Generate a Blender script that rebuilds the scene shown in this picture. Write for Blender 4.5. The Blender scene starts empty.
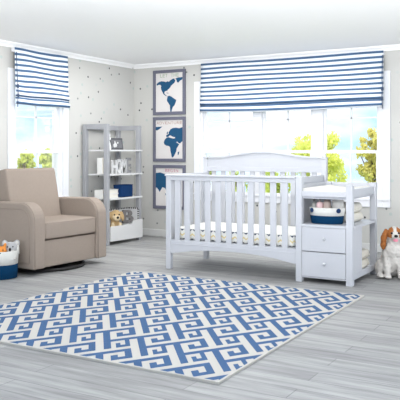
import bpy, bmesh, math, random
from mathutils import Vector, Matrix, Euler, noise
from mathutils.geometry import tessellate_polygon

random.seed(7)
C = bpy.context.scene.collection
R = math.radians
CAM_H = 1.115          # eye height
F = 700.0              # focal length in pixels of the 400 px frame
HZ = 152.0             # horizon row
c30, s30 = math.cos(R(30)), math.sin(R(30))
WX = -5.506            # left wall plane
WY = 7.752             # back wall plane
CEIL = 2.29

# ---- survey helpers: where a sighted point stands in the room ----
def ground(px, py, h=0.0):
    z = F*(CAM_H-h)/(py-HZ); x = (px-200)/F*z
    return (c30*x - s30*z, s30*x + c30*z)
def at_depth(px, py, z):
    x = (px-200)/F*z
    return Vector((c30*x - s30*z, s30*x + c30*z, CAM_H-(py-HZ)*z/F))
def on_y(px, py, Y):               # on a plane of constant Y -> (X, Z)
    r = (px-200)/F
    z = Y/(s30*r + c30)
    return (c30*r*z - s30*z, CAM_H-(py-HZ)*z/F)
def on_x(px, py, X):               # on a plane of constant X -> (Y, Z)
    r = (px-200)/F
    Y = -X*(c30+s30*r)/(s30-c30*r)
    z = -s30*X + c30*Y
    return (Y, CAM_H-(py-HZ)*z/F)

# ---------------------------------------------------------------- materials
def lin(r, g, b):
    f = lambda c: (c/255/12.92) if c/255 <= .04045 else ((c/255+.055)/1.055)**2.4
    return (f(r), f(g), f(b), 1)
MATS = {}
class NT:
    def __init__(s, name):
        s.m = bpy.data.materials.new(name); s.m.use_nodes = True
        s.t = s.m.node_tree; s.n = s.t.nodes; s.l = s.t.links
        s.b = s.n['Principled BSDF']; s.out = s.n['Material Output']
    def new(s, typ, **kw):
        n = s.n.new(typ)
        for k, v in kw.items(): setattr(n, k, v)
        return n
    def link(s, a, b): s.l.new(a, b)
    def math(s, op, a, b=None, c=None):
        n = s.new('ShaderNodeMath', operation=op)
        for i, v in enumerate((a, b, c)):
            if v is None: continue
            if isinstance(v, (int, float)): n.inputs[i].default_value = v
            else: s.link(v, n.inputs[i])
        return n.outputs[0]
    def mix(s, fac, a, b):
        n = s.new('ShaderNodeMix', data_type='RGBA')
        for i, v in ((0, fac), (6, a), (7, b)):
            if isinstance(v, (int, float)): n.inputs[i].default_value = v
            elif isinstance(v, tuple): n.inputs[i].default_value = v
            else: s.link(v, n.inputs[i])
        return n.outputs[2]
    def coords(s, scale=(1, 1, 1), kind='Object', rot=(0, 0, 0)):
        tc = s.new('ShaderNodeTexCoord'); mp = s.new('ShaderNodeMapping')
        mp.inputs['Scale'].default_value = scale; mp.inputs['Rotation'].default_value = rot
        s.link(tc.outputs[kind], mp.inputs['Vector']); return mp.outputs[0]
    def noise(s, vec, scale, detail=3, rough=.55):
        n = s.new('ShaderNodeTexNoise'); n.inputs['Scale'].default_value = scale
        n.inputs['Detail'].default_value = detail; n.inputs['Roughness'].default_value = rough
        s.link(vec, n.inputs['Vector']); return n.outputs['Fac']
    def bump(s, h, strength=.2, dist=.01):
        b = s.new('ShaderNodeBump'); b.inputs['Strength'].default_value = strength
        b.inputs['Distance'].default_value = dist
        s.link(h, b.inputs['Height']); s.link(b.outputs[0], s.b.inputs['Normal'])

def plain(name, rgb, rough=.5, vary=.06, scale=12, bump=0.0, bscale=80, spec=.3, metal=0.0):
    """painted / fabric surface: colour with a little procedural variation and bump"""
    if name in MATS: return MATS[name]
    t = NT(name); v = t.coords()
    a = lin(*rgb); lo = tuple(x*(1-vary) for x in a[:3])+(1,); hi = tuple(min(1, x*(1+vary)) for x in a[:3])+(1,)
    t.link(t.mix(t.noise(v, scale), lo, hi), t.b.inputs['Base Color'])
    t.b.inputs['Roughness'].default_value = rough
    t.b.inputs['Specular IOR Level'].default_value = spec
    t.b.inputs['Metallic'].default_value = metal
    if bump: t.bump(t.noise(v, bscale, 4), bump, .004)
    MATS[name] = t.m
    return t.m

def wallpaper(name, axis):
    t = NT(name)
    tc = t.new('ShaderNodeTexCoord'); sp = t.new('ShaderNodeSeparateXYZ'); t.link(tc.outputs['Object'], sp.inputs[0])
    cb = t.new('ShaderNodeCombineXYZ'); t.link(sp.outputs[axis], cb.inputs[0]); t.link(sp.outputs[2], cb.inputs[1])
    base = lin(198, 197, 193)
    col = t.mix(t.noise(tc.outputs['Object'], 1.3, 2), tuple(x*.97 for x in base[:3])+(1,), base)
    # two layers of scattered dots: dark grey ones and pale mint / grey ones
    for sc, r, off, colours in ((4.6, .0125, 0.0, ((.0, lin(88, 90, 92)), (.30, lin(128, 130, 130)), (.55, base))),
                                (4.6, .0175, 7.3, ((.0, lin(180, 190, 186)), (.35, lin(190, 193, 190)), (.6, base)))):
        mp = t.new('ShaderNodeMapping'); mp.inputs['Location'].default_value = (off, off*.37, 0)
        t.link(cb.outputs[0], mp.inputs['Vector'])
        vo = t.new('ShaderNodeTexVoronoi', voronoi_dimensions='2D'); vo.inputs['Scale'].default_value = sc
        vo.inputs['Randomness'].default_value = .9
        t.link(mp.outputs[0], vo.inputs['Vector'])
        m = t.math('LESS_THAN', t.math('DIVIDE', vo.outputs['Distance'], sc), r)
        s2 = t.new('ShaderNodeSeparateColor'); t.link(vo.outputs['Color'], s2.inputs[0])
        rp = t.new('ShaderNodeValToRGB'); rp.color_ramp.interpolation = 'CONSTANT'
        e = rp.color_ramp.elements
        e[0].position, e[0].color = colours[0]; e[1].position, e[1].color = colours[1]
        q = e.new(colours[2][0]); q.color = colours[2][1]
        keep = t.math('LESS_THAN', s2.outputs[0], colours[2][0])
        t.link(s2.outputs[0], rp.inputs[0])
        col = t.mix(t.math('MULTIPLY', m, keep), col, rp.outputs[0])
    t.link(col, t.b.inputs['Base Color']); t.b.inputs['Roughness'].default_value = .85
    t.b.inputs['Specular IOR Level'].default_value = .15
    return t.m

def planks():
    t = NT('whitewashed_planks'); v = t.coords()
    br = t.new('ShaderNodeTexBrick'); br.offset = .37; br.offset_frequency = 2
    br.inputs['Scale'].default_value = 1; br.inputs['Brick Width'].default_value = 1.25
    br.inputs['Row Height'].default_value = .14; br.inputs['Mortar Size'].default_value = .0025
    br.inputs['Color1'].default_value = lin(171, 171, 170); br.inputs['Color2'].default_value = lin(151, 151, 151)
    br.inputs['Mortar'].default_value = lin(130, 130, 131); br.inputs['Bias'].default_value = -.1
    t.link(v, br.inputs['Vector'])
    g1 = t.noise(t.coords((1.1, 14, 1)), 1.6, 5, .62)
    g2 = t.noise(t.coords((3, 60, 1)), 2.0, 4, .7)
    rp = t.new('ShaderNodeValToRGB'); e = rp.color_ramp.elements
    e[0].position, e[0].color = .30, (.60, .60, .605, 1); e[1].position, e[1].color = .68, (1.08, 1.08, 1.08, 1)
    t.link(g1, rp.inputs[0])
    mu = t.new('ShaderNodeMix', data_type='RGBA', blend_type='MULTIPLY'); mu.inputs[0].default_value = 1
    t.link(br.outputs['Color'], mu.inputs[6]); t.link(rp.outputs[0], mu.inputs[7])
    rp2 = t.new('ShaderNodeValToRGB'); e = rp2.color_ramp.elements
    e[0].position, e[0].color = .3, (.84, .84, .84, 1); e[1].position, e[1].color = .65, (1, 1, 1, 1)
    t.link(g2, rp2.inputs[0])
    mu2 = t.new('ShaderNodeMix', data_type='RGBA', blend_type='MULTIPLY'); mu2.inputs[0].default_value = 1
    t.link(mu.outputs[2], mu2.inputs[6]); t.link(rp2.outputs[0], mu2.inputs[7])
    t.link(mu2.outputs[2], t.b.inputs['Base Color'])
    t.b.inputs['Roughness'].default_value = .5; t.b.inputs['Specular IOR Level'].default_value = .25
    return t.m

def blind_cloth():
    t = NT('striped_blind_cloth')
    uv = t.new('ShaderNodeUVMap'); sp = t.new('ShaderNodeSeparateXYZ'); t.link(uv.outputs[0], sp.inputs[0])
    fr = t.math('FRACT', t.math('DIVIDE', sp.outputs[1], .056))
    navy, pale, white = lin(76, 102, 134), lin(150, 178, 206), lin(232, 235, 240)
    rp = t.new('ShaderNodeValToRGB'); e = rp.color_ramp.elements
    e[0].position, e[0].color = 0, pale
    e[1].position, e[1].color = .10, navy
    for p, c in ((.44, navy), (.52, white), (.97, white)):
        q = e.new(p); q.color = c
    t.link(fr, rp.inputs[0]); t.link(rp.outputs[0], t.b.inputs['Base Color'])
    t.b.inputs['Roughness'].default_value = .9; t.b.inputs['Specular IOR Level'].default_value = .1
    t.bump(t.noise(t.coords(), 300, 2), .1, .002)
    return t.m

def glass():
    t = NT('window_glass'); t.n.remove(t.b)
    tr = t.new('ShaderNodeBsdfTransparent'); gl = t.new('ShaderNodeBsdfGlossy'); gl.inputs['Roughness'].default_value = .02
    lw = t.new('ShaderNodeLayerWeight'); lw.inputs[0].default_value = .25
    mx = t.new('ShaderNodeMixShader'); t.link(t.math('MULTIPLY', lw.outputs['Fresnel'], .5), mx.inputs[0])
    t.link(tr.outputs[0], mx.inputs[1]); t.link(gl.outputs[0], mx.inputs[2]); t.link(mx.outputs[0], t.out.inputs[0])
    return t.m

def zigzag_sheet():
    """white sheet with rows of small navy and mustard chevrons"""
    t = NT('chevron_sheet'); v = t.coords(); sp = t.new('ShaderNodeSeparateXYZ'); t.link(v, sp.inputs[0])
    along = t.math('ADD', sp.outputs[0], sp.outputs[1])
    tri = t.math('ABSOLUTE', t.math('SUBTRACT', t.math('FRACT', t.math('DIVIDE', along, .045)), .5))
    h = t.math('ADD', sp.outputs[2], t.math('MULTIPLY', tri, .035))
    row = t.math('DIVIDE', h, .05)
    band = t.math('LESS_THAN', t.math('FRACT', row), .30)
    par = t.math('FRACT', t.math('MULTIPLY', t.math('FLOOR', row), .5))
    gap = t.math('GREATER_THAN', t.math('FRACT', t.math('DIVIDE', along, .115)), .15)
    col = t.mix(t.math('GREATER_THAN', par, .25), lin(52, 62, 84), lin(214, 196, 140))
    side = t.new('ShaderNodeNewGeometry'); sn = t.new('ShaderNodeSeparateXYZ'); t.link(side.outputs['Normal'], sn.inputs[0])
    on = t.math('LESS_THAN', sn.outputs[2], .6)
    t.link(t.mix(t.math('MULTIPLY', t.math('MULTIPLY', band, gap), on), lin(220, 219, 213), col), t.b.inputs['Base Color'])
    t.b.inputs['Roughness'].default_value = .9
    return t.m

M = dict(
    white_paint=plain('white_furniture_paint', (187, 189, 195), .4, .015),
    trim=plain('white_trim_paint', (228, 229, 233), .45, .015),
    base=plain('baseboard_paint', (208, 208, 206), .5, .02),
    ceiling=plain('white_ceiling_paint', (252, 252, 252), .9, .01),
    grey_wood=plain('grey_washed_wood', (158, 159, 163), .55, .08, 9),
    shelf_white=plain('white_shelf_laminate', (216, 216, 216), .4, .015),
    beige=plain('beige_upholstery', (149, 137, 127), .92, .05, 40, .25, 260, .1),
    beige_pipe=plain('beige_piping', (146, 133, 123), .9, .05),
    black=plain('black_metal', (30, 29, 29), .5, .1),
    blue_canvas=plain('blue_canvas', (7, 50, 82), .9, .08, 60, .3, 200, .1),
    white_canvas=plain('white_canvas', (212, 211, 206), .9, .05, 60, .3, 200, .1),
    navy=plain('navy_felt', (30, 56, 96), .9, .08, 40, .2),
    navy_bin=plain('navy_linen', (24, 54, 96), .9, .08, 60, .25, 220, .1),
    frame=plain('slate_grey_frame', (104, 105, 120), .5, .06),
    paper=plain('poster_paper', (214, 210, 208), .8, .02),
    map_blue=plain('map_blue_ink', (28, 78, 114), .8, .06, 30),
    ink_green=plain('pale_green_ink', (152, 172, 144), .8, .04),
    ink_tan=plain('dusty_rose_ink', (166, 136, 126), .8, .04),
    ink_pink=plain('pink_ink', (186, 124, 142), .8, .04),
    towel=plain('cream_terry', (216, 211, 200), .95, .05, 50, .6, 160, .05),
    pad=plain('ivory_pad_cover', (206, 204, 199), .85, .03, 30, .15, 120, .1),
    steel=plain('brushed_knob', (206, 208, 212), .3, .05, metal=.6),
    fur_white=plain('white_fur', (198, 194, 189), .95, .10, 55, .9, 90, .05),
    fur_tan=plain('chestnut_fur', (158, 100, 58), .95, .25, 45, .9, 90, .05),
    fur_gold=plain('golden_plush', (196, 168, 126), .95, .12, 60, .8, 120, .05),
    fur_cream=plain('cream_plush', (214, 196, 164), .95, .10, 60, .8, 120, .05),
    fur_grey=plain('grey_plush', (172, 172, 174), .95, .12, 60, .8, 120, .05),
    fur_orange=plain('orange_plush', (212, 138, 72), .95, .15, 60, .8, 120, .05),
    nose=plain('black_nose', (24, 22, 22), .35, .1),
    pink=plain('pink_tongue', (222, 142, 160), .5, .08),
    grey_felt=plain('grey_felt', (112, 109, 108), .95, .08, 60, .3),
    pinkish=plain('blush_plastic', (222, 190, 190), .4, .04),
    taupe=plain('taupe_plastic', (190, 172, 164), .4, .05),
    bottle_grey=plain('speckled_grey_plastic', (188, 186, 182), .45, .14, 120),
    cap=plain('warm_grey_cap', (150, 140, 138), .4, .05),
    book=plain('white_book_cover', (222, 221, 218), .6, .02),
    pages=plain('cream_pages', (228, 224, 214), .8, .05, 90),
    photo_dark=plain('charcoal_frame', (84, 84, 88), .5, .1),
    photo_pic=plain('grey_photo_print', (112, 112, 116), .4, .3, 28),
    photo_light=plain('pale_figure_print', (206, 206, 206), .5, .1),
    rug_white=plain('ivory_rug_wool', (190, 187, 181), .95, .04, 80, .3, 300, .05),
    rug_blue=plain('blue_rug_wool', (72, 98, 134), .95, .08, 60, .3, 300, .05),
    sign_white=plain('patterned_sign_white', (222, 222, 222), .6, .30, 75),
    sign_grey=plain('patterned_sign_grey', (150, 150, 152), .6, .5, 60),
    ceramic=plain('white_ceramic', (238, 238, 238), .35, .1, 60),
    bark=plain('tree_bark', (118, 104, 88), .9, .2),
    lawn=plain('lawn', (150, 172, 100), .95, .2, 3),
    cord=plain('blind_cord', (70, 84, 108), .8, .1),
)
def foliage(name, a, b):
    t = NT(name); v = t.coords()
    t.link(t.mix(t.noise(v, 2.4, 3), lin(*a), lin(*b)), t.b.inputs['Base Color'])
    t.b.inputs['Roughness'].default_value = .7
    tl = t.new('ShaderNodeBsdfTranslucent'); tl.inputs[0].default_value = lin(*b)
    mx = t.new('ShaderNodeMixShader'); mx.inputs[0].default_value = .45
    t.link(t.b.outputs[0], mx.inputs[1]); t.link(tl.outputs[0], mx.inputs[2]); t.link(mx.outputs[0], t.out.inputs[0])
    return t.m
LEAF = [foliage('yellow_green_leaves', (150, 172, 70), (236, 236, 140)),
        foliage('mid_green_leaves', (132, 158, 80), (220, 226, 130)),
        foliage('olive_autumn_leaves', (150, 168, 84), (234, 220, 140))]
M['glass'] = glass(); M['blind'] = blind_cloth(); M['sheet'] = zigzag_sheet()

# ---------------------------------------------------------------- mesh builder
def rotm(rot): return Euler(rot).to_matrix()
class MB:
    def __init__(s): s.bm = bmesh.new()
    def poly(s, pts, mi=0):
        f = s.bm.faces.new([s.bm.verts.new(p) for p in pts]); f.material_index = mi; return f
    def box(s, x0, x1, y0, y1, z0, z1, mi=0, mat=None):
        P = [Vector((x, y, z)) for z in (z0, z1) for y in (y0, y1) for x in (x0, x1)]
        if mat: P = [mat @ p for p in P]
        v = [s.bm.verts.new(p) for p in P]
        for q in ((0, 2, 3, 1), (4, 5, 7, 6), (0, 1, 5, 4), (2, 6, 7, 3), (0, 4, 6, 2), (1, 3, 7, 5)):
            s.bm.faces.new([v[i] for i in q]).material_index = mi
        return s
    def prism(s, poly, axis, a0, a1, mi=0):
        """poly: 2D outline; axis: 0/1/2 is the extrusion axis"""
        def p3(p, a):
            q = [p[0], p[1]]; q.insert(axis, a); return q
        A = [s.bm.verts.new(p3(p, a0)) for p in poly]; B = [s.bm.verts.new(p3(p, a1)) for p in poly]
        n = len(poly)
        fs = [s.bm.faces.new(A), s.bm.faces.new(B)]
        for i in range(n): fs.append(s.bm.faces.new((A[i], A[(i+1) % n], B[(i+1) % n], B[i])))
        for f in fs: f.material_index = mi
        return s
    def tube(s, pts, r, seg=8, mi=0, closed=False, radii=None):
        pts = [Vector(p) for p in pts]; rings = []
        n = len(pts)
        for i, p in enumerate(pts):
            a = pts[(i-1) % n] if (closed or i > 0) else p; b = pts[(i+1) % n] if (closed or i < n-1) else p
            d = (b-a).normalized() if (b-a).length > 1e-9 else Vector((0, 0, 1))
            u = d.orthogonal().normalized() if not rings else None
            if u is None:
                u = (lastu - d*lastu.dot(d)); u = u.normalized() if u.length > 1e-6 else d.orthogonal().normalized()
            lastu = u; w = d.cross(u); rr = radii[i] if radii else r
            rings.append([s.bm.verts.new(p + (u*math.cos(t*2*math.pi/seg) + w*math.sin(t*2*math.pi/seg))*rr) for t in range(seg)])
        for i in range(n if closed else n-1):
            A, B = rings[i], rings[(i+1) % n]
            for t in range(seg):
                s.bm.faces.new((A[t], A[(t+1) % seg], B[(t+1) % seg], B[t])).material_index = mi
        if not closed:
            s.bm.faces.new(rings[0]).material_index = mi; s.bm.faces.new(rings[-1]).material_index = mi
        return s
    def lathe(s, prof, c=(0, 0, 0), seg=24, mi=0, sx=1, sy=1, cap=True):
        rings = []
        for r, z in prof:
            rings.append([s.bm.verts.new((c[0]+r*sx*math.cos(t*2*math.pi/seg), c[1]+r*sy*math.sin(t*2*math.pi/seg), c[2]+z)) for t in range(seg)])
        for A, B in zip(rings, rings[1:]):
            for t in range(seg): s.bm.faces.new((A[t], A[(t+1) % seg], B[(t+1) % seg], B[t])).material_index = mi
        if cap:
            s.bm.faces.new(rings[0]).material_index = mi; s.bm.faces.new(rings[-1]).material_index = mi
        return s
    def ball(s, c, r, rot=(0, 0, 0), mi=0, sub=2):
        if isinstance(r, (int, float)): r = (r, r, r)
        mt = Matrix.Translation(c) @ rotm(rot).to_4x4() @ Matrix.Diagonal((*r, 1))
        res = bmesh.ops.create_icosphere(s.bm, subdivisions=sub, radius=1, matrix=mt)
        for v in res['verts']:
            for f in v.link_faces: f.material_index = mi
        return s
    def rbox(s, x0, x1, y0, y1, z0, z1, r, seg=3, mi=0, mat=None):
        b2 = bmesh.new(); t = MB.__new__(MB); t.bm = b2; t.box(x0, x1, y0, y1, z0, z1)
        bmesh.ops.bevel(b2, geom=list(b2.edges), offset=r, segments=seg, profile=.6, affect='EDGES')
        mp = {}
        for v in b2.verts: mp[v] = s.bm.verts.new(mat @ v.co if mat else v.co)
        for f in b2.faces: s.bm.faces.new([mp[v] for v in f.verts]).material_index = mi
        b2.free(); return s
    def build(s, name, mats, parent=None, smooth=False, bevel=0, seg=2, loc=None, rot=None):
        bmesh.ops.recalc_face_normals(s.bm, faces=s.bm.faces)
        me = bpy.data.meshes.new(name); s.bm.to_mesh(me); s.bm.free()
        for m in (mats if isinstance(mats, (list, tuple)) else [mats]): me.materials.append(m)
        if smooth:
            for p in me.polygons: p.use_smooth = True
        o = bpy.data.objects.new(name, me); C.objects.link(o)
        if parent: o.parent = parent
        if loc: o.location = loc
        if rot: o.rotation_euler = rot
        if bevel:
            b = o.modifiers.new('edge', 'BEVEL'); b.width = bevel; b.segments = seg; b.limit_method = 'ANGLE'
        return o

def blob(name, parts, voxel, mats, parent=None, pick=None, smooth=4, fuzz=0.0, fscale=40, extra=None):
    """one continuous body grown from overlapping ellipsoids and tapered limbs"""
    b = MB()
    for p in parts:
        if p[0] == 'e': b.ball(p[1], p[2], p[3] if len(p) > 3 else (0, 0, 0), sub=3)
        else: b.tube(p[1], 0, 10, radii=p[2])
    tmp = b.build('tmp', [], None)
    mod = tmp.modifiers.new('r', 'REMESH'); mod.mode = 'VOXEL'; mod.voxel_size = voxel
    dg = bpy.context.evaluated_depsgraph_get(); dg.update()
    me = bpy.data.meshes.new_from_object(tmp.evaluated_get(dg)); bpy.data.objects.remove(tmp)
    me.materials.clear()
    for m in mats: me.materials.append(m)
    bm = bmesh.new(); bm.from_mesh(me)
    for _ in range(smooth): bmesh.ops.smooth_vert(bm, verts=bm.verts, factor=.5, use_axis_x=True, use_axis_y=True, use_axis_z=True)
    bm.normal_update()
    if fuzz:
        for v in bm.verts:
            v.co += v.normal*fuzz*(noise.noise(v.co*fscale) + .6*noise.noise(v.co*fscale*2.3))
    for f in bm.faces:
        f.smooth = True
        f.material_index = pick(f.calc_center_median()) if pick else 0
    bm.to_mesh(me); bm.free(); me.name = name
    o = bpy.data.objects.new(name, me); C.objects.link(o)
    if parent: o.parent = parent
    return o

def tag(o, label=None, cat=None, group=None, kind=None):
    if label: o['label'] = label
    if cat: o['category'] = cat
    if group: o['group'] = group
    if kind: o['kind'] = kind
    return o
def empty(name, loc, label=None, cat=None, rz=0, group=None, kind=None):
    o = bpy.data.objects.new(name, None); C.objects.link(o); o.empty_display_size = .1
    o.location = loc; o.rotation_euler = (0, 0, rz)
    return tag(o, label, cat, group, kind)
def copy_tree(o, parent=None):
    c = o.copy(); C.objects.link(c); c.parent = parent
    for ch in list(o.children): copy_tree(ch, c)
    return c
def lettering(name, txt, size, mat, parent, loc, rot=(R(90), 0, 0), depth=.0008, width=None, bold=0.0):
    cu = bpy.data.curves.new('t', 'FONT'); cu.body = txt; cu.size = size; cu.extrude = depth; cu.offset = bold
    cu.align_x = 'CENTER'; cu.align_y = 'CENTER'
    t = bpy.data.objects.new('t', cu); C.objects.link(t)
    dg = bpy.context.evaluated_depsgraph_get(); dg.update()
    me = bpy.data.meshes.new_from_object(t.evaluated_get(dg)); bpy.data.objects.remove(t)
    me.name = name; me.materials.clear(); me.materials.append(mat)
    o = bpy.data.objects.new(name, me); C.objects.link(o); o.parent = parent; o.location = loc; o.rotation_euler = rot
    if width:
        w = max(v.co.x for v in me.vertices) - min(v.co.x for v in me.vertices)
        o.scale = (width/w, 1, 1)
    return o

# ================================================================ THE ROOM
def struct(o): o['kind'] = 'structure'; return o
X1, Y0 = 0.35, 3.1
# window openings
wl, wr = on_y(200.5, 150, WY)[0], on_y(383, 150, WY)[0]
wz0, wz1 = .585, 1.93
ly0, ly1 = on_x(13, 150, WX)[0], on_x(62.5, 150, WX)[0]

b = MB()
b.box(WX-.16, wl, WY, WY+.16, 0, CEIL); b.box(wr, X1, WY, WY+.16, 0, CEIL)
b.box(wl, wr, WY, WY+.16, 0, wz0); b.box(wl, wr, WY, WY+.16, wz1, CEIL)
struct(b.build('wall_back', wallpaper('dotted_wallpaper_back', 0)))
b = MB()
b.box(WX-.16, WX, Y0, ly0, 0, CEIL); b.box(WX-.16, WX, ly1, WY, 0, CEIL)
b.box(WX-.16, WX, ly0, ly1, 0, wz0); b.box(WX-.16, WX, ly0, ly1, wz1, CEIL)
struct(b.build('wall_left', wallpaper('dotted_wallpaper_left', 1)))
struct(MB().box(WX-.16, 2.6, -1.5, WY+.16, -.08, 0).build('floor', planks()))
struct(MB().box(WX-.16, X1, Y0, WY+.16, CEIL, CEIL+.08).build('ceiling', M['ceiling']))
struct(MB().box(WX+.018, X1, WY-.018, WY, 0, .092).build('baseboard_back', M['base'], bevel=.006))
struct(MB().box(WX, WX+.018, Y0, WY, 0, .092).build('baseboard_left', M['base'], bevel=.006))
cp = [(0, 0), (-.012, 0), (-.02, .02), (-.05, .04), (-.055, .055), (0, .055)]
struct(MB().prism([(WY+a, CEIL-.055+z) for a, z in cp], 0, WX, X1).build('trim_1', M['ceiling']))
struct(MB().prism([(WX-a, CEIL-.055+z) for a, z in cp], 1, Y0, WY-.055).build('trim_2', M['ceiling']))

SILL = .085
def casing(mb, a0, a1, z0, z1, place, w=.085):
    place(mb, a0-w, a0, z0-w, z1+w, -.022, .0); place(mb, a1, a1+w, z0-w, z1+w, -.022, .0)
    place(mb, a0, a1, z1, z1+w, -.022, .0); place(mb, a0, a1, z0-w, z0, -.022, .0)
def place_back(mb, a0, a1, z0, z1, d0, d1): mb.box(a0, a1, WY+d0, WY+d1, z0, z1)
def place_left(mb, a0, a1, z0, z1, d0, d1): mb.box(WX-d1, WX-d0, a0, a1, z0, z1)

def sash_unit(a0, a1, place, parent, cols=2, du=.075, dl=.045):
    """double-hung unit: frame, upper and lower sash with muntins, one pane per sash"""
    zm = 1.113; fw = .03
    for nm, z0, z1, d in (('upper_sash', zm-.012, wz1, du), ('lower_sash', wz0, zm+.022, dl)):
        m = MB()
        place(m, a0, a0+fw, z0, z1, d, d+.03); place(m, a1-fw, a1, z0, z1, d, d+.03)
        place(m, a0+fw, a1-fw, z0, z0+.034, d, d+.03); place(m, a0+fw, a1-fw, z1-.034, z1, d, d+.03)
        for k in range(1, cols):
            a = a0+(a1-a0)*k/cols; place(m, a-.009, a+.009, z0+.034, z1-.034, d+.006, d+.024)
        if nm == 'upper_sash': place(m, a0+fw, a1-fw, 1.495, 1.513, d+.006, d+.024)
        so = m.build(nm, M['trim'], parent)
        g = MB(); place(g, a0+fw, a1-fw, z0+.034, z1-.034, d+.013, d+.017)
        g.build('pane', M['glass'], so)

# window in the left wall
m = MB(); casing(m, ly0, ly1, wz0, wz1, place_left)
w1 = struct(m.build('window_1', M['trim'], bevel=.004))
m = MB(); place_left(m, ly0-SILL, ly1+SILL, wz0-.008, wz0+.010, -.036, .0); m.build('window_sill', M['trim'], w1)
m = MB()
place_left(m, ly0, ly0+.035, wz0, wz1, 0, .13); place_left(m, ly1-.035, ly1, wz0, wz1, 0, .13)
place_left(m, ly0+.035, ly1-.035, wz1-.02, wz1, 0, .13); place_left(m, ly0+.035, ly1-.035, wz0, wz0+.02, 0, .13)
m.build('window_frame', M['trim'], w1)
sash_unit(ly0+.035, ly1-.035, place_left, w1, 2, .034, .003)
# triple window in the back wall
m = MB(); casing(m, wl, wr, wz0, wz1, place_back)
w2 = struct(m.build('window_2', M['trim'], bevel=.004))
m = MB(); place_back(m, wl-SILL, wr+SILL, wz0-.008, wz0+.010, -.036, .0); m.build('window_sill', M['trim'], w2)
mull = [(wl, wl+.03), tuple(on_y(p, 150, WY)[0] for p in (253.5, 261.5)), tuple(on_y(p, 150, WY)[0] for p in (312, 322.5)), (wr-.05, wr)]
m = MB()
for a0, a1 in mull: place_back(m, a0, a1, wz0, wz1, 0, .085)
for (p, a0), (a1, q) in zip(mull, mull[1:]):
    place_back(m, a0, a1, wz1-.02, wz1, 0, .085); place_back(m, a0, a1, wz0, wz0+.02, 0, .085)
m.build('window_frame', M['trim'], w2)
for (p, a0), (a1, q) in zip(mull, mull[1:]): sash_unit(a0, a1, place_back, w2, 2, .046, .014)

# ---------------------------------------------------------------- roman blinds
def blind(name, width, zbot, label, sag, cordside):
    """origin: middle of the head at the wall; local x along the window, local -y into the room"""
    top = CEIL-.06
    root = empty(name, (0, 0, 0), label, 'blind', group=None)
    MB().box(-width/2, width/2, -.05, -.005, top-.045, top).build('headrail', M['trim'], root)
    # profile down the blind: (depth, z); two soft swags at the foot
    H = top-zbot
    prof = [(-.056, top-.002), (-.058, top-.1), (-.058, top-.2), (-.060, zbot+.22), (-.066, zbot+.17), (-.086, zbot+.115), (-.074, zbot+.088),
            (-.064, zbot+.10), (-.066, zbot+.075), (-.090, zbot+.035), (-.082, zbot+.004), (-.066, zbot)]
    bm = bmesh.new(); uvl = bm.loops.layers.uv.new('UVMap')
    n = 28; dist = [0]
    fine = []
    for (a, b_) in zip(prof, prof[1:]):
        k = max(1, int(abs(a[1]-b_[1])/.02))
        fine += [(a[0]+(b_[0]-a[0])*i/k, a[1]+(b_[1]-a[1])*i/k) for i in range(k)]
    fine.append(prof[-1])
    for p, q in zip(fine, fine[1:]): dist.append(dist[-1]+math.hypot(p[0]-q[0], p[1]-q[1]))
    grid = []
    for i in range(n+1):
        u = i/n; row = []
        for (d, z), L in zip(fine, dist):
            low = max(0, 1-(z-zbot)/.5)
            row.append(bm.verts.new((-width/2+u*width, d-.006*low*math.sin(u*9+z*3)-.004*math.sin(u*17+z*11),
                                     z-low*(sag*4*u*(1-u))+.004*math.sin(u*7+z*9))))
        grid.append(row)
    for i in range(n):
        for j in range(len(fine)-1):
            f = bm.faces.new((grid[i][j], grid[i+1][j], grid[i+1][j+1], grid[i][j+1])); f.smooth = True
            for lp, (ii, jj) in zip(f.loops, ((i, j), (i+1, j), (i+1, j+1), (i, j+1))): lp[uvl].uv = (ii/n, dist[jj])
    me = bpy.data.meshes.new('cloth'); bm.to_mesh(me); bm.free(); me.materials.append(M['blind'])
    o = bpy.data.objects.new('cloth', me); C.objects.link(o); o.parent = root
    sl = o.modifiers.new('thick', 'SOLIDIFY'); sl.thickness = .003
    x = cordside*(width/2-.006)
    MB().tube([(x, -.075, top-.05), (x-.004*cordside, -.082, zbot+.30), (x+.006*cordside, -.1, zbot+.22), (x, -.1, zbot+.10), (x+.008*cordside, -.1, zbot-.03)], .005, 6).ball((x+.004*cordside, -.1, zbot+.19), (.016, .014, .024)).ball((x, -.1, zbot+.09), (.014, .012, .02)).build('pull_cord', M['cord'], root, True)
    return root
bx0, bx1 = on_y(201.5, 100, WY-.06)[0], on_y(384, 100, WY-.06)[0]
bb = blind('roman_blind', bx1-bx0, 1.615, 'wide navy and white striped roman blind over the triple window behind the crib', .012, 1)
bb.location = ((bx0+bx1)/2, WY-.023, 0)
lb0, lb1 = on_x(13.5, 100, WX+.06)[0], on_x(66.5, 100, WX+.06)[0]
lb = blind('roman_blind', lb1-lb0, 1.625, 'narrow navy and white striped roman blind over the window behind the armchair', .0, -1)
lb.location = (WX+.023, (lb0+lb1)/2, 0); lb.rotation_euler = (0, 0, R(90))

# ---------------------------------------------------------------- rug
rx0, rx1, ry0, ry1 = -3.775, -1.60, 2.95, 5.305
TH = .012
def clip(poly, x0, x1, y0, y1):
    for ax, lim, sgn in ((0, x0, 1), (0, x1, -1), (1, y0, 1), (1, y1, -1)):
        out = []
        for i in range(len(poly)):
            p, q = poly[i-1], poly[i]
            dp, dq = sgn*(p[ax]-lim), sgn*(q[ax]-lim)
            if (dp < 0) != (dq < 0):
                t = dp/(dp-dq); out.append((p[0]+(q[0]-p[0])*t, p[1]+(q[1]-p[1])*t))
            if dq >= 0: out.append(q)
        poly = out
        if len(poly) < 3: return None
    return poly
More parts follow.
